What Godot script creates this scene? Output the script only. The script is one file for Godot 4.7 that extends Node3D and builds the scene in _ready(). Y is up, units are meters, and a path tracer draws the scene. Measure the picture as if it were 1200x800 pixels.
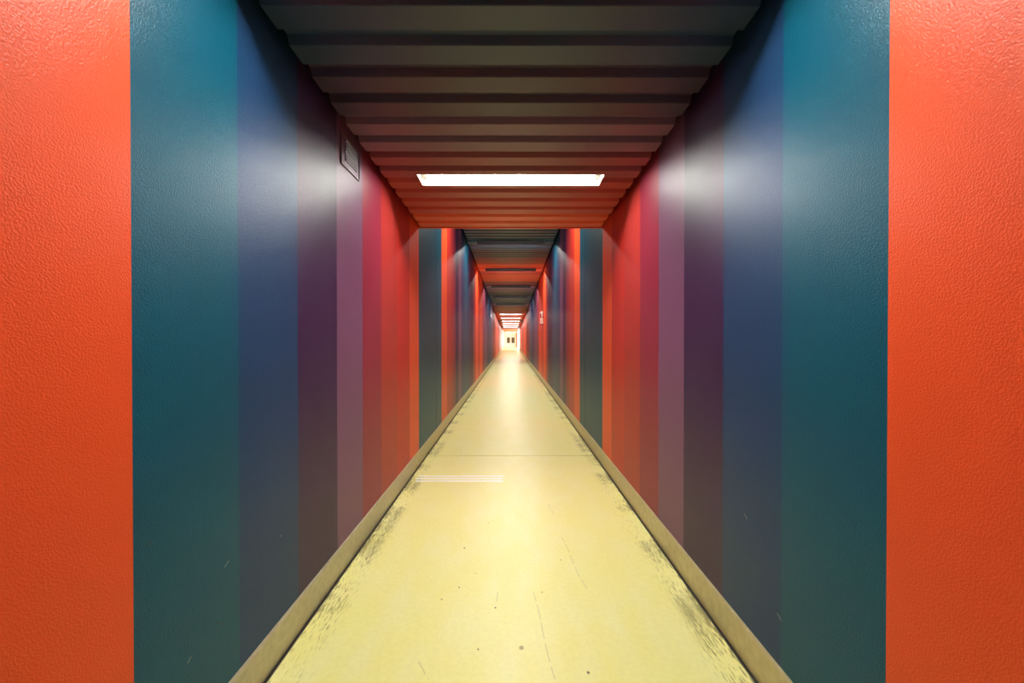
extends Node3D
# A long painted corridor. Depth d runs away from the camera along -Z: P(x, y, d) = Vector3(x, y, -d). Metres, floor at y = 0.

const W := 1.07            # half width between the walls
const EYE := 1.47          # height of the camera
const RIB := 0.243         # pitch of the ceiling ribs
const EDGE := 1.03         # the ceiling stops short of the walls
const STEP := 5.27         # where the low ceiling ends
const END := 72.0          # end wall
const BACK := -4.6         # wall behind the camera

const LAMP_WHITE := Color(1.0, 1.0, 0.96)

# paint colours, linear albedo
const PAINT := {
	"orange": Color(0.66, 0.074, 0.019),
	"red": Color(0.42, 0.024, 0.017),
	"brick_red": Color(0.33, 0.028, 0.024),
	"crimson": Color(0.215, 0.018, 0.04),
	"mauve": Color(0.145, 0.056, 0.118),
	"dark_purple": Color(0.034, 0.013, 0.052),
	"blue": Color(0.01, 0.037, 0.098),
	"cream": Color(0.74, 0.66, 0.50),  # strongly lit look of the far end, put into the wall colour
	"teal": Color(0.0015, 0.063, 0.105),
}
const PAINT_WORDS := {
	"orange": "bright orange", "red": "red", "brick_red": "brick red", "crimson": "crimson", "mauve": "dusty mauve",
	"dark_purple": "dark purple", "blue": "slate blue", "teal": "teal", "cream": "cream, strong light put into the colour,",
}

# painted bands: [depth where it starts, colour]; walls and ceilings share them
var bands := [
	[-4.6, "orange"], [-3.9, "red"], [-3.4, "brick_red"], [-2.9, "crimson"], [-2.4, "mauve"], [-1.9, "dark_purple"], [-1.4, "blue"], [-0.9, "teal"], [-0.4, "blue"], [0.0, "red"],
	[0.42, "orange"], [1.28, "teal"], [1.78, "blue"], [2.275, "dark_purple"], [2.79, "mauve"], [3.27, "crimson"], [3.74, "brick_red"], [4.25, "red"], [4.79, "orange"],
	[5.27, "teal"], [6.5, "teal"], [7.0, "orange"], [7.6, "red"], [8.0, "brick_red"], [8.35, "crimson"], [8.75, "dark_purple"], [9.3, "mauve"], [9.8, "blue"], [10.5, "teal"],
	[11.2, "blue"], [11.8, "dark_purple"], [12.9, "crimson"], [13.3, "brick_red"], [13.8, "orange"], [14.9, "red"], [15.6, "orange"], [17.2, "crimson"], [18.5, "mauve"],
	[20.4, "dark_purple"], [21.7, "blue"], [23.5, "teal"], [25.0, "mauve"], [26.6, "crimson"], [28.0, "brick_red"], [31.4, "orange"], [39.0, "dark_purple"], [41.0, "orange"],
	[47.0, "red"], [51.0, "mauve"], [54.0, "crimson"], [58.0, "orange"], [61.0, "cream"],
]

var paint_mat := {}
var ceil_mat := {}
var taken := {}
var M := {}


func P(x: float, y: float, d: float) -> Vector3:
	return Vector3(x, y, -d)


func low_ceiling(d: float) -> float:
	return EYE + 1.424 - 0.030 * d


func high_ceiling(d: float) -> float:
	return EYE + (2.62 - 0.028 * d if d < 45.0 else 1.36 - 0.0195 * (d - 45.0))


func high_slope(d: float) -> float:
	return 0.028 if d < 45.0 else 0.0195


func numbered(called: String) -> String:
	if not taken.has(called):
		taken[called] = 0
		return called
	taken[called] += 1
	return "%s_%03d" % [called, taken[called]]


# ---------------------------------------------------------------- mesh helpers
func start() -> SurfaceTool:
	var st := SurfaceTool.new()
	st.begin(Mesh.PRIMITIVE_TRIANGLES)
	st.set_smooth_group(-1)
	return st


func quad(st: SurfaceTool, a: Vector3, b: Vector3, c: Vector3, d: Vector3, inside: Vector3) -> void:
	# turned so that its front faces away from the point inside
	var n := (b - a).cross(c - a)
	var v := [a, b, c, d]
	if n.dot((a + c) * 0.5 - inside) > 0.0:
		v = [a, d, c, b]
	for k in [0, 1, 2, 0, 2, 3]:
		st.add_vertex(v[k])


func prism(st: SurfaceTool, profile: PackedVector2Array, x0: float, x1: float) -> void:
	# a convex profile of (z, y) points drawn out along x
	var mid := Vector2.ZERO
	for p in profile:
		mid += p / profile.size()
	var inside := Vector3((x0 + x1) * 0.5, mid.y, mid.x)
	for i in profile.size():
		var p := profile[i]
		var q := profile[(i + 1) % profile.size()]
		quad(st, Vector3(x0, p.y, p.x), Vector3(x1, p.y, p.x), Vector3(x1, q.y, q.x), Vector3(x0, q.y, q.x), inside)
	for x in [x0, x1]:
		for i in range(1, profile.size() - 1):
			var a := Vector3(x, profile[0].y, profile[0].x)
			var b := Vector3(x, profile[i].y, profile[i].x)
			var c := Vector3(x, profile[i + 1].y, profile[i + 1].x)
			var flip: bool = (b - a).cross(c - a).x * (x - inside.x) > 0.0
			for v in ([a, c, b] if flip else [a, b, c]):
				st.add_vertex(v)


func block(st: SurfaceTool, lo: Vector3, hi: Vector3) -> void:
	prism(st, PackedVector2Array([Vector2(lo.z, lo.y), Vector2(hi.z, lo.y), Vector2(hi.z, hi.y), Vector2(lo.z, hi.y)]), lo.x, hi.x)


func rod(st: SurfaceTool, radius: float, x0: float, x1: float, z: float, y: float, sides := 16) -> void:
	var profile := PackedVector2Array()
	for k in sides:
		profile.append(Vector2(z + radius * cos(TAU * k / sides), y + radius * sin(TAU * k / sides)))
	prism(st, profile, x0, x1)


func chamfered(st: SurfaceTool, lo: Vector3, hi: Vector3, c: float) -> void:
	# a box with its four edges along x cut back
	prism(st, PackedVector2Array([Vector2(lo.z + c, lo.y), Vector2(hi.z - c, lo.y), Vector2(hi.z, lo.y + c), Vector2(hi.z, hi.y - c), Vector2(hi.z - c, hi.y), Vector2(lo.z + c, hi.y), Vector2(lo.z, hi.y - c), Vector2(lo.z, lo.y + c)]), lo.x, hi.x)


func done(st: SurfaceTool) -> ArrayMesh:
	st.generate_normals()
	return st.commit()


func put(called: String, mesh: Mesh, m: Material, parent: Node, at := Vector3.ZERO, label := "") -> MeshInstance3D:
	var o := MeshInstance3D.new()
	o.name = numbered(called) if parent == self else called
	o.mesh = mesh
	o.material_override = m
	o.position = at
	parent.add_child(o, true)
	if label:
		o.set_meta("label", label)
	return o


func box_part(called: String, lo: Vector3, hi: Vector3, m: Material, parent: Node, label := "") -> MeshInstance3D:
	# lo and hi are corners in metres, the mesh sits round its own centre
	var b := BoxMesh.new()
	b.size = (hi - lo).abs()
	return put(called, b, m, parent, (lo + hi) * 0.5, label)


func base(called: String, at: Vector3, label: String, category := "", group := "", kind := "") -> Node3D:
	var o := Node3D.new()
	o.name = numbered(called)
	o.position = at
	add_child(o)
	tag(o, label, category, group, kind)
	return o


func tag(o: Node, label: String, category := "", group := "", kind := "") -> void:
	o.set_meta("label", label)
	if category:
		o.set_meta("category", category)
	if group:
		o.set_meta("group", group)
	if kind:
		o.set_meta("kind", kind)


# ---------------------------------------------------------------- materials
func srgb(c: Color) -> Color:
	return c.linear_to_srgb()


func relief(size: int, frequency: float, strength: float, seed_: int, octaves := 3) -> ImageTexture:
	var n := FastNoiseLite.new()
	n.seed = seed_
	n.noise_type = FastNoiseLite.TYPE_SIMPLEX_SMOOTH
	n.frequency = frequency
	n.fractal_octaves = octaves
	var im := n.get_seamless_image(size, size)
	im.convert(Image.FORMAT_RGBA8)
	im.bump_map_to_normal_map(strength)
	return ImageTexture.create_from_image(im)


func plain(albedo: Color, roughness: float, metallic := 0.0) -> StandardMaterial3D:
	var m := StandardMaterial3D.new()
	m.albedo_color = srgb(albedo)
	m.roughness = roughness
	m.metallic = metallic
	return m


func make_materials() -> void:
	var orange_peel := relief(1024, 0.040, 3.0, 7, 2)
	for k in PAINT:
		var w := plain(PAINT[k], 0.40)
		w.metallic_specular = 0.27
		w.normal_enabled = true
		w.normal_texture = orange_peel
		w.normal_scale = 0.9
		w.uv1_triplanar = true
		w.uv1_world_triplanar = true
		w.uv1_scale = Vector3.ONE * 2.9
		paint_mat[k] = w
		ceil_mat[k] = plain(PAINT[k], 0.45)
		ceil_mat[k].metallic_specular = 0.6
	M.roof = plain(Color(0.40, 0.41, 0.41), 0.5)
	M.core = plain(Color(0.35, 0.33, 0.30), 0.8)
	M.white = plain(Color(0.80, 0.80, 0.78), 0.35)
	M.housing = plain(Color(0.030, 0.030, 0.034), 0.45)
	M.socket = plain(Color(0.62, 0.52, 0.25), 0.4)
	M.tape = plain(Color(0.92, 0.93, 0.92), 0.4)
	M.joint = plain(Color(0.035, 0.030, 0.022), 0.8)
	M.glass = plain(Color(0.09, 0.075, 0.045), 0.12)
	M.steel = plain(Color(0.5, 0.5, 0.5), 0.3, 1.0)
	var tube := plain(Color(0.9, 0.9, 0.88), 0.4)
	tube.emission_enabled = true
	tube.emission = srgb(LAMP_WHITE)
	tube.emission_energy_multiplier = 110.0
	M.tube = tube
	M.old_tube = tube.duplicate()
	M.old_tube.emission_energy_multiplier = 2.2
	var lit := plain(Color(0.8, 0.8, 0.78), 0.4)
	lit.emission_enabled = true
	lit.emission = Color(1.0, 0.97, 0.90)
	lit.emission_energy_multiplier = 3.0
	M.lit_window = lit


func skirting_material(albedo: Color, seed_: int) -> StandardMaterial3D:
	var n := FastNoiseLite.new()
	n.seed = seed_
	n.frequency = 0.02
	n.fractal_octaves = 4
	var im := Image.create(512, 256, false, Image.FORMAT_RGBA8)
	for y in 256:
		for x in 512:
			# fine brushing along the length, blotches of wear
			var v := 1.0 + 0.16 * n.get_noise_2d(x * 0.6, y * 14.0) + 0.16 * n.get_noise_2d(x * 1.5 + 900.0, y * 1.5)
			im.set_pixel(x, y, srgb(Color(albedo.r * v, albedo.g * v, albedo.b * v)))
	var m := StandardMaterial3D.new()
	m.albedo_texture = ImageTexture.create_from_image(im)
	m.uv1_triplanar = true
	m.uv1_world_triplanar = true
	m.uv1_scale = Vector3(1.0, 2.0, 1.0)
	m.roughness = 0.42
	m.metallic = 0.35
	return m


func floor_material(length: float, seed_: int, first: bool) -> StandardMaterial3D:
	# yellow floor coating with grime ground in along both edges, scratches and specks; u across, v along
	var wide := 1024
	var tall := 2048 if first else 1024
	var n := FastNoiseLite.new()
	n.seed = seed_
	n.frequency = 0.01
	n.fractal_octaves = 5
	var grain := FastNoiseLite.new()
	grain.seed = seed_ + 1
	grain.frequency = 0.09
	grain.fractal_octaves = 3
	var patch := FastNoiseLite.new()
	patch.seed = seed_ + 2
	patch.frequency = 0.006
	patch.fractal_octaves = 2
	var im := Image.create(wide, tall, false, Image.FORMAT_RGBA8)
	var paint := Color(0.785, 0.745, 0.275)
	var grime := Color(0.20, 0.175, 0.07)
	var pale := Color(0.80, 0.77, 0.36)
	var mx := 2.0 * W / wide
	var my := length / tall
	for y in tall:
		for x in wide:
			var px := x * mx
			var py := y * my
			var v := n.get_noise_2d(px * 420.0, py * 160.0)
			var c := paint.lerp(pale, clampf(0.35 + 0.9 * v, 0.0, 1.0))
			var g := 1.0 + 0.035 * grain.get_noise_2d(px * 300.0, py * 300.0)
			c = Color(c.r * g, c.g * g, c.b * g)
			var side := minf(px, 2.0 * W - px)
			if side < 0.26:
				var where := patch.get_noise_2d(px * 220.0 + (0.0 if px < W else 5000.0), py * 260.0)
				var streak := grain.get_noise_2d(px * 1100.0, py * 120.0)
				# worn strip next to the gap, then a band of ground-in dirt some 10 cm out
				var near := 0.50 * exp(-pow((side - 0.045) / 0.022, 2.0)) + 0.42 * exp(-pow((side - 0.115) / 0.04, 2.0))
				var k := near * smoothstep(-0.05, 0.55, where + 0.85 * streak) + 0.5 * smoothstep(0.055, 0.025, side) * smoothstep(-0.25, 0.35, streak + 0.5 * where)
				k += 0.16 * smoothstep(0.2, 0.5, streak) * smoothstep(0.26, 0.12, side)
				c = c.lerp(grime, clampf(k * 1.5, 0.0, 0.9))
			im.set_pixel(x, y, srgb(c))
	if first:
		# marks read off the floor: x, depth, radius
		for s in [[-0.325, 3.17, 0.006], [-0.305, 2.67, 0.005], [-0.085, 2.47, 0.005], [-0.22, 2.83, 0.003], [-0.39, 2.55, 0.004], [0.05, 2.15, 0.011], [-0.155, 2.14, 0.004], [0.33, 3.0, 0.004], [0.34, 1.99, 0.006], [0.18, 2.62, 0.004], [-0.18, 3.6, 0.004]]:
			spot(im, (s[0] + W) / mx, (STEP + 0.38 - s[1]) / my, s[2] / mx, Color(0.30, 0.24, 0.10) if s[2] > 0.008 else Color(0.10, 0.08, 0.04))
		for s in [[0.375, 3.35, 0.43, 2.75], [0.43, 2.75, 0.445, 2.65], [0.13, 2.62, 0.19, 1.95], [-0.075, 2.62, -0.085, 2.49], [0.33, 4.0, 0.36, 3.75], [-0.42, 2.06, -0.36, 1.95]]:
			scratch(im, Vector2((s[0] + W) / mx, (STEP + 0.38 - s[1]) / my), Vector2((s[2] + W) / mx, (STEP + 0.38 - s[3]) / my))
	var m := StandardMaterial3D.new()
	m.albedo_texture = ImageTexture.create_from_image(im)
	m.roughness = 0.32
	m.metallic_specular = 0.3
	m.normal_enabled = true
	m.normal_texture = M.floor_relief
	m.normal_scale = 0.12
	m.texture_repeat = true
	return m


func spot(im: Image, cx: float, cy: float, r: float, c: Color) -> void:
	for y in range(int(cy - r) - 1, int(cy + r) + 2):
		for x in range(int(cx - r) - 1, int(cx + r) + 2):
			if x < 0 or y < 0 or x >= im.get_width() or y >= im.get_height():
				continue
			var k := clampf(r + 0.5 - Vector2(x - cx, y - cy).length(), 0.0, 1.0) * 0.8
			im.set_pixel(x, y, im.get_pixel(x, y).lerp(srgb(c), k))


func scratch(im: Image, a: Vector2, b: Vector2) -> void:
	var steps := int(a.distance_to(b) * 2.0)
	for i in steps:
		var p := a.lerp(b, float(i) / steps)
		p.x += sin(i * 0.013) * 2.0
		if (i / 23) % 5 == 3:
			continue
		var x := int(p.x)
		var y := int(p.y)
		if x > 0 and y > 0 and x < im.get_width() and y < im.get_height():
			im.set_pixel(x, y, im.get_pixel(x, y).lerp(srgb(Color(0.33, 0.30, 0.20)), 0.55))


# ---------------------------------------------------------------- builders
func paint_at(d: float) -> String:
	var c: String = bands[0][1]
	for b in bands:
		if b[0] <= d:
			c = b[1]
	return c


func build_walls() -> void:
	for side in [-1, 1]:
		var word := "left" if side < 0 else "right"
		var w := base("wall_" + word, Vector3.ZERO, "corridor wall of upright painted bands running from orange through purple to teal", "", "", "structure")
		for i in bands.size():
			var d0: float = bands[i][0]
			var d1: float = bands[i + 1][0] if i + 1 < bands.size() else END
			var c: String = bands[i][1]
			if side > 0 and d0 >= 54.0:
				continue
			if d0 == 6.5:
				d0 += 0.012          # open joint between the two teal boards
			var top := 3.35 if d1 <= STEP + 0.01 else high_ceiling(d0) + 0.52
			box_part("wall_panel", P(side * W, 0.0, d0), P(side * (W + 0.05), top, d1), paint_mat[c], w, PAINT_WORDS[c] + " painted wall band")
		box_part("wall_core", P(side * (W + 0.05), 0.0, BACK), P(side * (W + 0.12), 4.6, END if side < 0 else 54.0), M.core, w, "wall structure behind the painted boards")
	# scratches and chips in the paint of the near bands: side, height, depth, length, tilt, colour
	for s in [[-1, 0.42, 1.66, 0.05, -0.7, 0], [-1, 0.62, 1.70, 0.03, 0.4, 1], [-1, 0.40, 1.50, 0.02, 0.6, 1], [-1, 0.86, 1.34, 0.018, 0.0, 0], [1, 0.46, 1.80, 0.04, 0.9, 0], [1, 0.36, 1.79, 0.03, 0.5, 1], [1, 0.66, 2.05, 0.03, 0.6, 1],
			[1, 0.58, 6.02, 0.05, 1.2, 1], [1, 0.83, 6.0, 0.05, 1.5, 1], [1, 1.18, 6.05, 0.07, 1.4, 1], [1, 0.40, 5.9, 0.04, 1.2, 1], [-1, 0.55, 2.1, 0.012, 0.0, 1]]:
		var b := BoxMesh.new()
		b.size = Vector3(0.0015, 0.003, s[3])
		var o := put("scuff_mark", b, M.scuff_dark if s[5] == 0 else M.scuff_pale, get_node("wall_left" if s[0] < 0 else "wall_right"), P(s[0] * (W - 0.0003), s[1], s[2]), "dark scuff" if s[5] == 0 else "pale paint chip")
		o.rotation.x = s[4]
	box_part("wall_back", P(-W - 0.12, 0.0, BACK - 0.1), P(W + 0.12, 3.4, BACK), paint_mat.orange, self)
	tag(get_node("wall_back"), "orange wall closing the corridor behind the viewer", "", "", "structure")


func rib_mesh(x_cuts: Array, z_from: float, z_to: float) -> ArrayMesh:
	# one rib of the trapezoidal sheet between z_from and z_to (z grows with depth here, flipped when placed); x_cuts = [[x0, x1], ...]
	var st := start()
	for c in x_cuts:
		add_rib(st, c[0], c[1], z_from, z_to)
	return done(st)


func add_rib(st: SurfaceTool, x0: float, x1: float, z0: float, z1: float) -> void:
	var hb := 0.0725                          # half of the lower flange
	var ht := 0.092                           # half width of the rib at its root
	var deep := 0.036
	var a := maxf(z0, -hb)
	var b := minf(z1, hb)
	var at := maxf(z0, -ht)
	var bt := minf(z1, ht)
	if b > a:
		prism(st, PackedVector2Array([Vector2(-a - 0.004 * float(z0 < -hb), 0.0), Vector2(-b + 0.004 * float(z1 > hb), 0.0), Vector2(-b, 0.004), Vector2(-bt, deep), Vector2(-at, deep), Vector2(-a, 0.004)]), x0, x1)
	block(st, Vector3(x0, deep, -z1), Vector3(x1, deep + 0.008, -z0))


func build_ceilings() -> void:
	var low := base("ceiling_low", Vector3.ZERO, "low ribbed metal ceiling painted in bands that follow the walls", "", "", "structure")
	var full := rib_mesh([[-EDGE, EDGE]], -RIB / 2, RIB / 2)
	var gap := 0.760
	var before := start()                     # ribs beside a recessed light: only the half away from it runs right across
	add_rib(before, -EDGE, -gap, -RIB / 2, RIB / 2)
	add_rib(before, gap, EDGE, -RIB / 2, RIB / 2)
	add_rib(before, -gap, gap, -RIB / 2, 0.0)
	var before_mesh := done(before)
	var after := start()
	add_rib(after, -EDGE, -gap, -RIB / 2, RIB / 2)
	add_rib(after, gap, EDGE, -RIB / 2, RIB / 2)
	add_rib(after, -gap, gap, 0.0, RIB / 2)
	var after_mesh := done(after)
	var d := 3.888 - RIB * 34
	while d < STEP - 0.05:
		var m := full
		for l in low_lights:
			if absf(d + RIB / 2 - l) < 0.03:
				m = before_mesh
			elif absf(d - RIB / 2 - l) < 0.03:
				m = after_mesh
		var o := put("ceiling_rib", m, ceil_mat[paint_at(d)], low, P(0, low_ceiling(d), d))
		o.rotation.x = -0.030
		d += RIB
	var lip := d - RIB / 2                    # where the low ceiling stops
	var st := start()
	block(st, Vector3(-W, low_ceiling(lip) + 0.002, -lip - 0.03), Vector3(W, high_ceiling(lip) + 0.52, -lip))
	put("bulkhead", done(st), ceil_mat.orange, low, Vector3.ZERO, "orange upright face where the ceiling steps up")
	box_part("roof_deck", P(-W - 0.12, 3.30, BACK), P(W + 0.12, 3.36, lip), M.roof, low, "roof deck above the ribs")

	var high := base("ceiling_high", Vector3.ZERO, "high ribbed metal ceiling beyond the step, painted in bands", "", "", "structure")
	d = lip + RIB / 2 + 0.03
	while d < END:
		var o := put("ceiling_rib", full, ceil_mat[paint_at(d) if d < 61.0 else "orange"], high, P(0, high_ceiling(d), d))
		o.rotation.x = -high_slope(d)
		d += RIB
	var deck := start()
	for s in [[lip, 45.0], [45.0, END + 0.3]]:
		var y0 := high_ceiling(s[0]) + 0.5
		var y1 := high_ceiling(s[1]) + 0.5
		prism(deck, PackedVector2Array([Vector2(-s[0], y0), Vector2(-s[1], y1), Vector2(-s[1], y1 + 0.08), Vector2(-s[0], y0 + 0.08)]), -W - 0.12, W + 0.12)
	put("roof_deck", done(deck), M.roof, high, Vector3.ZERO, "roof deck above the ribs")


func build_floor() -> void:
	var f := base("floor", Vector3.ZERO, "glossy yellow coated floor with dark grime along both edges", "", "", "structure")
	var cuts := [-4.6, 0.0, 5.65, 17.0, 28.5, 40.0, 51.5, 63.0, 72.0]
	var in_from := W - 0.030
	var near_mat := floor_material(5.65, 11, true)
	var far_mat := floor_material(5.65, 23, false)
	for i in cuts.size() - 1:
		var a: float = cuts[i]
		var b: float = cuts[i + 1] - 0.012
		var st := start()
		var top := [P(-in_from, 0, b), P(in_from, 0, b), P(in_from, 0, a), P(-in_from, 0, a)]
		var uv := [Vector2(0.014, 0.0), Vector2(0.986, 0.0), Vector2(0.986, (b - a) / 5.65), Vector2(0.014, (b - a) / 5.65)]
		for k in [0, 1, 2, 0, 2, 3]:
			st.set_uv(uv[k])
			st.add_vertex(top[k])
		st.set_uv(Vector2(0.5, 0.5))
		for e in [[0, 1], [1, 2], [2, 3], [3, 0]]:
			var p: Vector3 = top[e[0]]
			var q: Vector3 = top[e[1]]
			quad(st, p, q, q - Vector3(0, 0.012, 0), p - Vector3(0, 0.012, 0), P(0, -0.006, (a + b) / 2))
		st.generate_normals()
		st.generate_tangents()
		put("floor_sheet", st.commit(), near_mat if a == 0.0 else far_mat, f)
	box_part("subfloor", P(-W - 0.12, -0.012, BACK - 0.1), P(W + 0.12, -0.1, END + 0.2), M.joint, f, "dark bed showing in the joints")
	for side in [-1, 1]:
		var word := "left" if side < 0 else "right"
		var b := base("baseboard_" + word, Vector3.ZERO, "khaki metal skirting running along the foot of the wall", "", "", "structure")
		var seams: Array = [-4.6, 1.4, 4.95, 8.1, 11.3, 17.3, 23.3, 29.3, 35.3, 41.3, 47.3, 53.9] if side > 0 else [-4.6, 4.95, 8.1, 11.3, 17.3, 23.3, 29.3, 35.3, 41.3, 47.3, 53.3, 62.0, 72.0]
		for i in seams.size() - 1:
			var st := start()
			var t := 0.014
			# upright board with a small bevel on its top edge, drawn out along the corridor
			var prof := [Vector2(0.0, 0.0), Vector2(t, 0.0), Vector2(t, 0.158), Vector2(t - 0.005, 0.165), Vector2(0.0, 0.165)]
			var a: float = seams[i]
			var e: float = seams[i + 1] - 0.002
			var inside := P(side * (W - 0.006), 0.08, (a + e) / 2)
			for k in prof.size():
				var p: Vector2 = prof[k]
				var q: Vector2 = prof[(k + 1) % prof.size()]
				quad(st, P(side * (W - p.x), p.y, a), P(side * (W - p.x), p.y, e), P(side * (W - q.x), q.y, e), P(side * (W - q.x), q.y, a), inside)
			put("skirting_board", done(st), M.skirting_grey if side < 0 and i == 0 else M.skirting, b)


func low_light(d: float, label: String) -> void:
	# open recessed batten: white tray set up into the ribs, one tube towards its far side
	var root := base("ceiling_light", P(0, low_ceiling(d), d), label, "ceiling light", "fluorescent ceiling lights")
	root.rotation.x = -0.030
	var hx := 0.757
	var hz := 0.1215
	var deep := 0.085
	var st := start()
	block(st, Vector3(-hx, deep, -hz), Vector3(hx, deep + 0.006, hz))
	block(st, Vector3(-hx, 0.0, -hz), Vector3(hx, deep, -hz + 0.004))
	block(st, Vector3(-hx, 0.0, hz - 0.004), Vector3(hx, deep, hz))
	for s in [-1, 1]:
		block(st, Vector3(s * hx, 0.0, -hz), Vector3(s * (hx - 0.004), deep, hz))
	put("tray", done(st), M.white, root, Vector3.ZERO, "white sheet metal tray")
	var tz := -0.060                          # towards the far side
	st = start()
	rod(st, 0.013, -0.705, 0.705, tz, 0.052)
	put("lamp_tube", done(st), M.tube, root, Vector3.ZERO, "glowing fluorescent tube")
	for s in [-1, 1]:
		st = start()
		chamfered(st, Vector3(s * 0.724 - 0.018, 0.030, tz - 0.022), Vector3(s * 0.724 + 0.018, deep, tz + 0.022), 0.004)
		put("lamp_holder", done(st), M.white, root)
		st = start()
		chamfered(st, Vector3(s * 0.714 - 0.028, 0.020, 0.062), Vector3(s * 0.714 + 0.028, deep, 0.104), 0.005)
		put("starter", done(st), M.socket, root, Vector3.ZERO, "yellowed starter")
	area(root, Vector3(0, 0.036, tz), Vector3(-PI / 2, 0, 0), Vector2(1.41, 0.026), 0.8)


func high_light(d: float, open_to_near: bool, label: String, group: String, shield := 0.095) -> void:
	# batten hung under the high ceiling: an opaque long side, the other side and the bottom open
	var root := base("ceiling_light", P(0, high_ceiling(d), d), label, "ceiling light", group)
	var f := 1.0 if open_to_near else -1.0    # +z is towards the viewer
	var hx := 0.80
	var st := start()
	block(st, Vector3(-hx, -0.004, -0.13), Vector3(hx, 0.0, 0.13))
	block(st, Vector3(-hx, -shield, minf(-f * 0.13, -f * 0.118)), Vector3(hx, -0.004, maxf(-f * 0.13, -f * 0.118)))
	for s in [-1, 1]:
		block(st, Vector3(s * hx, -0.045, -0.13), Vector3(s * (hx - 0.006), -0.004, 0.13))
	put("housing", done(st), M.housing, root, Vector3.ZERO, "dark sheet metal housing")
	st = start()
	block(st, Vector3(-hx + 0.01, -shield + 0.015, minf(-f * 0.1175, -f * 0.1145)), Vector3(hx - 0.01, -0.006, maxf(-f * 0.1175, -f * 0.1145)))
	put("reflector", done(st), M.white, root, Vector3.ZERO, "white inner reflector")
	st = start()
	rod(st, 0.013, -0.745, 0.745, -f * 0.03, -0.050)
	put("lamp_tube", done(st), M.old_tube if open_to_near else M.tube, root, Vector3.ZERO, "glowing fluorescent tube")
	for s in [-1, 1]:
		st = start()
		chamfered(st, Vector3(s * 0.765 - 0.016, -0.070, -f * 0.03 - 0.02), Vector3(s * 0.765 + 0.016, -0.004, -f * 0.03 + 0.02), 0.004)
		put("lamp_holder", done(st), M.white, root)
		st = start()                          # painted filler plates that carry the band on to the walls
		block(st, Vector3(s * (hx + 0.002), -0.030, -0.12), Vector3(s * EDGE, 0.0, 0.12))
		put("filler_plate", done(st), ceil_mat[paint_at(d)], root, Vector3.ZERO, "painted plate beside the housing")
	area(root, Vector3(0, -0.058, -f * 0.03 + f * 0.016), Vector3(-PI / 2 + (0.0 if open_to_near or shield < 0.09 else f * 0.4), 0, 0), Vector2(1.49, 0.026), 1.9 if open_to_near else 2.2)


var area_energy := 4.0


func area(parent: Node3D, at: Vector3, turn: Vector3, size: Vector2, factor: float) -> void:
	var l := AreaLight3D.new()
	l.name = "tube_light"
	l.area_size = size
	l.light_energy = area_energy * factor
	l.light_color = LAMP_WHITE
	l.area_normalize_energy = true
	l.area_range = 60.0
	l.shadow_enabled = true
	l.position = at
	l.rotation = turn
	parent.add_child(l, true)


var low_lights := [3.7665, 3.7665 - RIB * 9.0]


func build_lights() -> void:
	low_light(low_lights[0], "bright fluorescent light recessed in the low ceiling before the step")
	low_light(low_lights[1], "fluorescent light recessed in the low ceiling above the viewer")
	var places := [[7.5, "first, hidden behind the step"], [10.9, "between teal filler plates"], [14.5, "where the orange part of the high ceiling begins"], [18.3, "where the orange part of the high ceiling ends"], [21.8, "over the slate blue band, second before the lit row"], [25.2, "over the mauve band, last shielded one before the lit row"]]
	for p in places:
		high_light(p[0], false, "dark shielded ceiling light " + p[1], "shielded lights under the high ceiling", 0.055 if p[0] < 8.0 else 0.095)
	var words := ["first of the lit row, next after the shielded ones", "second of the lit row after the shielded ones", "third of the lit row after the shielded ones", "fourth of the lit row after the shielded ones", "fifth of the lit row after the shielded ones", "sixth of the lit row after the shielded ones"]
	for k in 6:
		high_light(32.0 + 3.65 * k, true, "glowing ceiling light, " + words[k], "lit row of lights towards the doors")
	high_light(68.5, true, "glowing ceiling light just before the far doors", "lit row of lights towards the doors")


func build_vent() -> void:
	var v := base("wall_vent", P(-W, 2.57, 3.02), "small framed vent set high in the mauve wall band", "vent")
	var st := start()
	block(st, Vector3(-0.01, 0.0, -0.17), Vector3(0.010, 0.006, 0.17))
	block(st, Vector3(-0.01, 0.194, -0.17), Vector3(0.010, 0.2, 0.17))
	block(st, Vector3(-0.01, 0.006, -0.17), Vector3(0.010, 0.194, -0.164))
	block(st, Vector3(-0.01, 0.006, 0.164), Vector3(0.010, 0.194, 0.17))
	put("frame", done(st), M.vent_edge, v, Vector3.ZERO, "dark frame edge")
	st = start()
	block(st, Vector3(-0.01, 0.006, -0.164), Vector3(0.004, 0.194, 0.164))
	put("plate", done(st), paint_mat.mauve, v)
	for k in 7:
		st = start()
		prism(st, PackedVector2Array([Vector2(-0.12, 0.0), Vector2(0.10, 0.0), Vector2(0.10, 0.010), Vector2(-0.12, 0.010)]), 0.004, 0.010)
		var o := put("louvre", done(st), M.vent_edge, v, Vector3(0, 0.046 + 0.02 * k, 0))
		o.rotation.z = -0.35


func build_tapes() -> void:
	var words := ["white tape strip on the yellow floor, the one nearest the floor joint", "white tape strip on the yellow floor, middle one of three", "white tape strip on the yellow floor, farthest of three from the floor joint"]
	for k in 3:
		var st := start()
		var d: float = [4.805, 4.722, 4.640][k]
		chamfered(st, Vector3(-0.45, 0.0, -0.0175), Vector3(0.45, 0.0016, 0.0175), 0.0006)
		var x: float = [-0.525, -0.535, -0.527][k]
		var o := put("floor_tape", done(st), M.tape, self, P(x, 0.0002, d))
		o.rotation.y = -0.006
		tag(o, words[k], "tape", "white tape strips on the floor")


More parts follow.
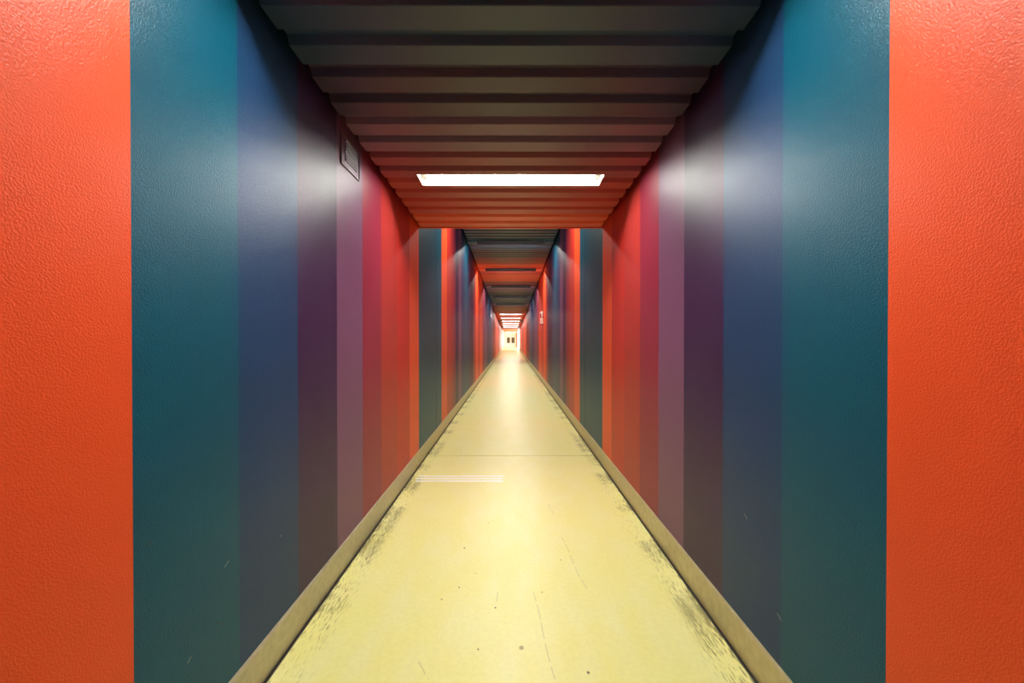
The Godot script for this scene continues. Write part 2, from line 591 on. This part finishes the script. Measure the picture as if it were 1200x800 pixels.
func build_sign() -> void:
	var s := base("projecting_sign", P(W, EYE + 0.43, 14.8), "narrow red sign with white figures standing out from the wall", "sign")
	var st := start()
	block(st, Vector3(-0.115, 0.0, -0.006), Vector3(-0.004, 0.43, 0.006))
	put("sign_plate", done(st), M.sign_red, s)
	st = start()
	block(st, Vector3(-0.006, 0.05, -0.02), Vector3(0.0, 0.09, 0.02))
	put("bracket", done(st), M.steel, s)
	st = start()
	block(st, Vector3(-0.006, 0.34, -0.02), Vector3(0.0, 0.38, 0.02))
	put("bracket", done(st), M.steel, s)
	var font := SystemFont.new()
	font.font_names = PackedStringArray(["Droid Sans"])
	font.font_weight = 700
	var y := [0.245, 0.025]
	for k in 2:
		var t := TextMesh.new()
		t.text = ["1", "8"][k]
		t.font = font
		t.font_size = 64
		t.pixel_size = 0.0041
		t.depth = 0.004
		t.vertical_alignment = VERTICAL_ALIGNMENT_BOTTOM
		var o := put("figure", t, M.tape, s, Vector3(-0.062, y[k] - 0.055, 0.007), "white figure")
		o.scale = Vector3(0.85, 1.0, 1.0)


func build_end() -> void:
	var hi := high_ceiling(END) + 0.6
	var e := box_part("wall_end", P(-W - 0.3, 0, END), P(W + 0.3, hi, END + 0.15), M.white, self)
	tag(e, "white wall around the doors at the far end", "", "", "structure")
	var door := base("door_1", P(0, 0, END - 0.01), "white double doors with dark glass panes at the far end", "", "", "structure")
	for s in [-1, 1]:
		var x0: float = -0.71 if s < 0 else 0.01
		var leaf := box_part("door_leaf", Vector3(x0, 0.01, -0.03), Vector3(x0 + 0.70, 2.0, 0.03), M.white, door)
		box_part("pane", Vector3(-0.25, -0.33, 0.028), Vector3(0.25, 0.57, 0.036), M.glass, leaf, "dark glass pane")
		box_part("handle", Vector3(-s * 0.30 - 0.012, -0.12, 0.03), Vector3(-s * 0.30 + 0.012, 0.12, 0.06), M.steel, leaf)
	var frame := start()
	block(frame, Vector3(-0.83, 0.0, -0.03), Vector3(-0.72, 2.1, 0.05))
	block(frame, Vector3(0.72, 0.0, -0.03), Vector3(0.83, 2.1, 0.05))
	block(frame, Vector3(-0.72, 2.01, -0.03), Vector3(0.72, 2.1, 0.05))
	put("door_frame", done(frame), M.white, door)
	var post := box_part("trim_1", P(0.92, 0.0, END - 1.2), P(W + 0.02, high_ceiling(END - 1), END - 1.0), paint_mat.orange, self)
	tag(post, "orange post beside the far doors", "", "", "structure")
	# glazed opening in the right wall near the far end
	var win := base("window_1", P(W, 0, 62.5), "tall bright window in the wall near the far doors", "", "", "structure")
	for k in 4:
		box_part("pane", Vector3(0.03, 0.12, 8.4 - 4.2 * k), Vector3(0.05, 2.6, 4.3 - 4.2 * k), M.lit_window, win, "bright frosted pane")
	for k in 5:
		box_part("mullion", Vector3(-0.0, 0.0, 8.5 - 4.2 * k), Vector3(0.08, 2.75, 8.4 - 4.2 * k), M.white, win)
	box_part("sill", Vector3(0.0, 0.0, -8.5), Vector3(0.09, 0.12, 8.5), M.white, win)
	box_part("head", Vector3(0.0, 2.6, -9.5), Vector3(0.09, 3.3, 8.5), M.white, win)
	box_part("backing", Vector3(0.09, 0.0, -9.6), Vector3(0.16, 3.3, 8.6), M.white, win)
	var l := AreaLight3D.new()
	l.name = "window_light"
	l.area_size = Vector2(16.0, 2.4)
	l.light_energy = 34.0
	l.light_color = Color(1.0, 0.97, 0.90)
	l.area_normalize_energy = true
	l.area_range = 80.0
	l.shadow_enabled = true
	l.position = Vector3(-0.03, 1.35, 0)
	l.rotation = Vector3(0, PI / 2, 0)
	win.add_child(l)


func _ready() -> void:
	# camera: 1200 x 800, focal length 530 px, vanishing point at (598.5, 396)
	var cam := Camera3D.new()
	cam.name = "camera"
	cam.fov = rad_to_deg(2.0 * atan(400.0 / 530.0))
	cam.position = Vector3(0, EYE, 0)
	cam.rotation = Vector3(-atan(4.0 / 530.0), -atan(1.5 / 530.0), 0)
	cam.near = 0.05
	cam.far = 200.0
	cam.current = true
	add_child(cam)
	var we := WorldEnvironment.new()
	we.name = "environment"
	var env := Environment.new()
	env.background_mode = Environment.BG_COLOR
	env.background_color = Color(0, 0, 0)
	env.tonemap_mode = Environment.TONE_MAPPER_LINEAR
	env.tonemap_exposure = 1.0
	env.sdfgi_enabled = true
	env.ssao_enabled = true
	env.ssil_enabled = true
	we.environment = env
	add_child(we)

	M.floor_relief = relief(512, 0.02, 2.0, 31, 3)
	make_materials()
	M.skirting = skirting_material(Color(0.50, 0.44, 0.24), 3)
	M.skirting_grey = skirting_material(Color(0.46, 0.42, 0.27), 5)
	M.scuff_dark = plain(Color(0.02, 0.02, 0.02), 0.6)
	M.scuff_pale = plain(Color(0.16, 0.18, 0.18), 0.5)
	M.vent_edge = plain(Color(0.09, 0.05, 0.06), 0.5)
	M.sign_red = plain(Color(0.35, 0.03, 0.03), 0.4)
	build_floor()
	build_walls()
	build_ceilings()
	build_end()
	build_lights()
	build_vent()
	build_sign()
	build_tapes()
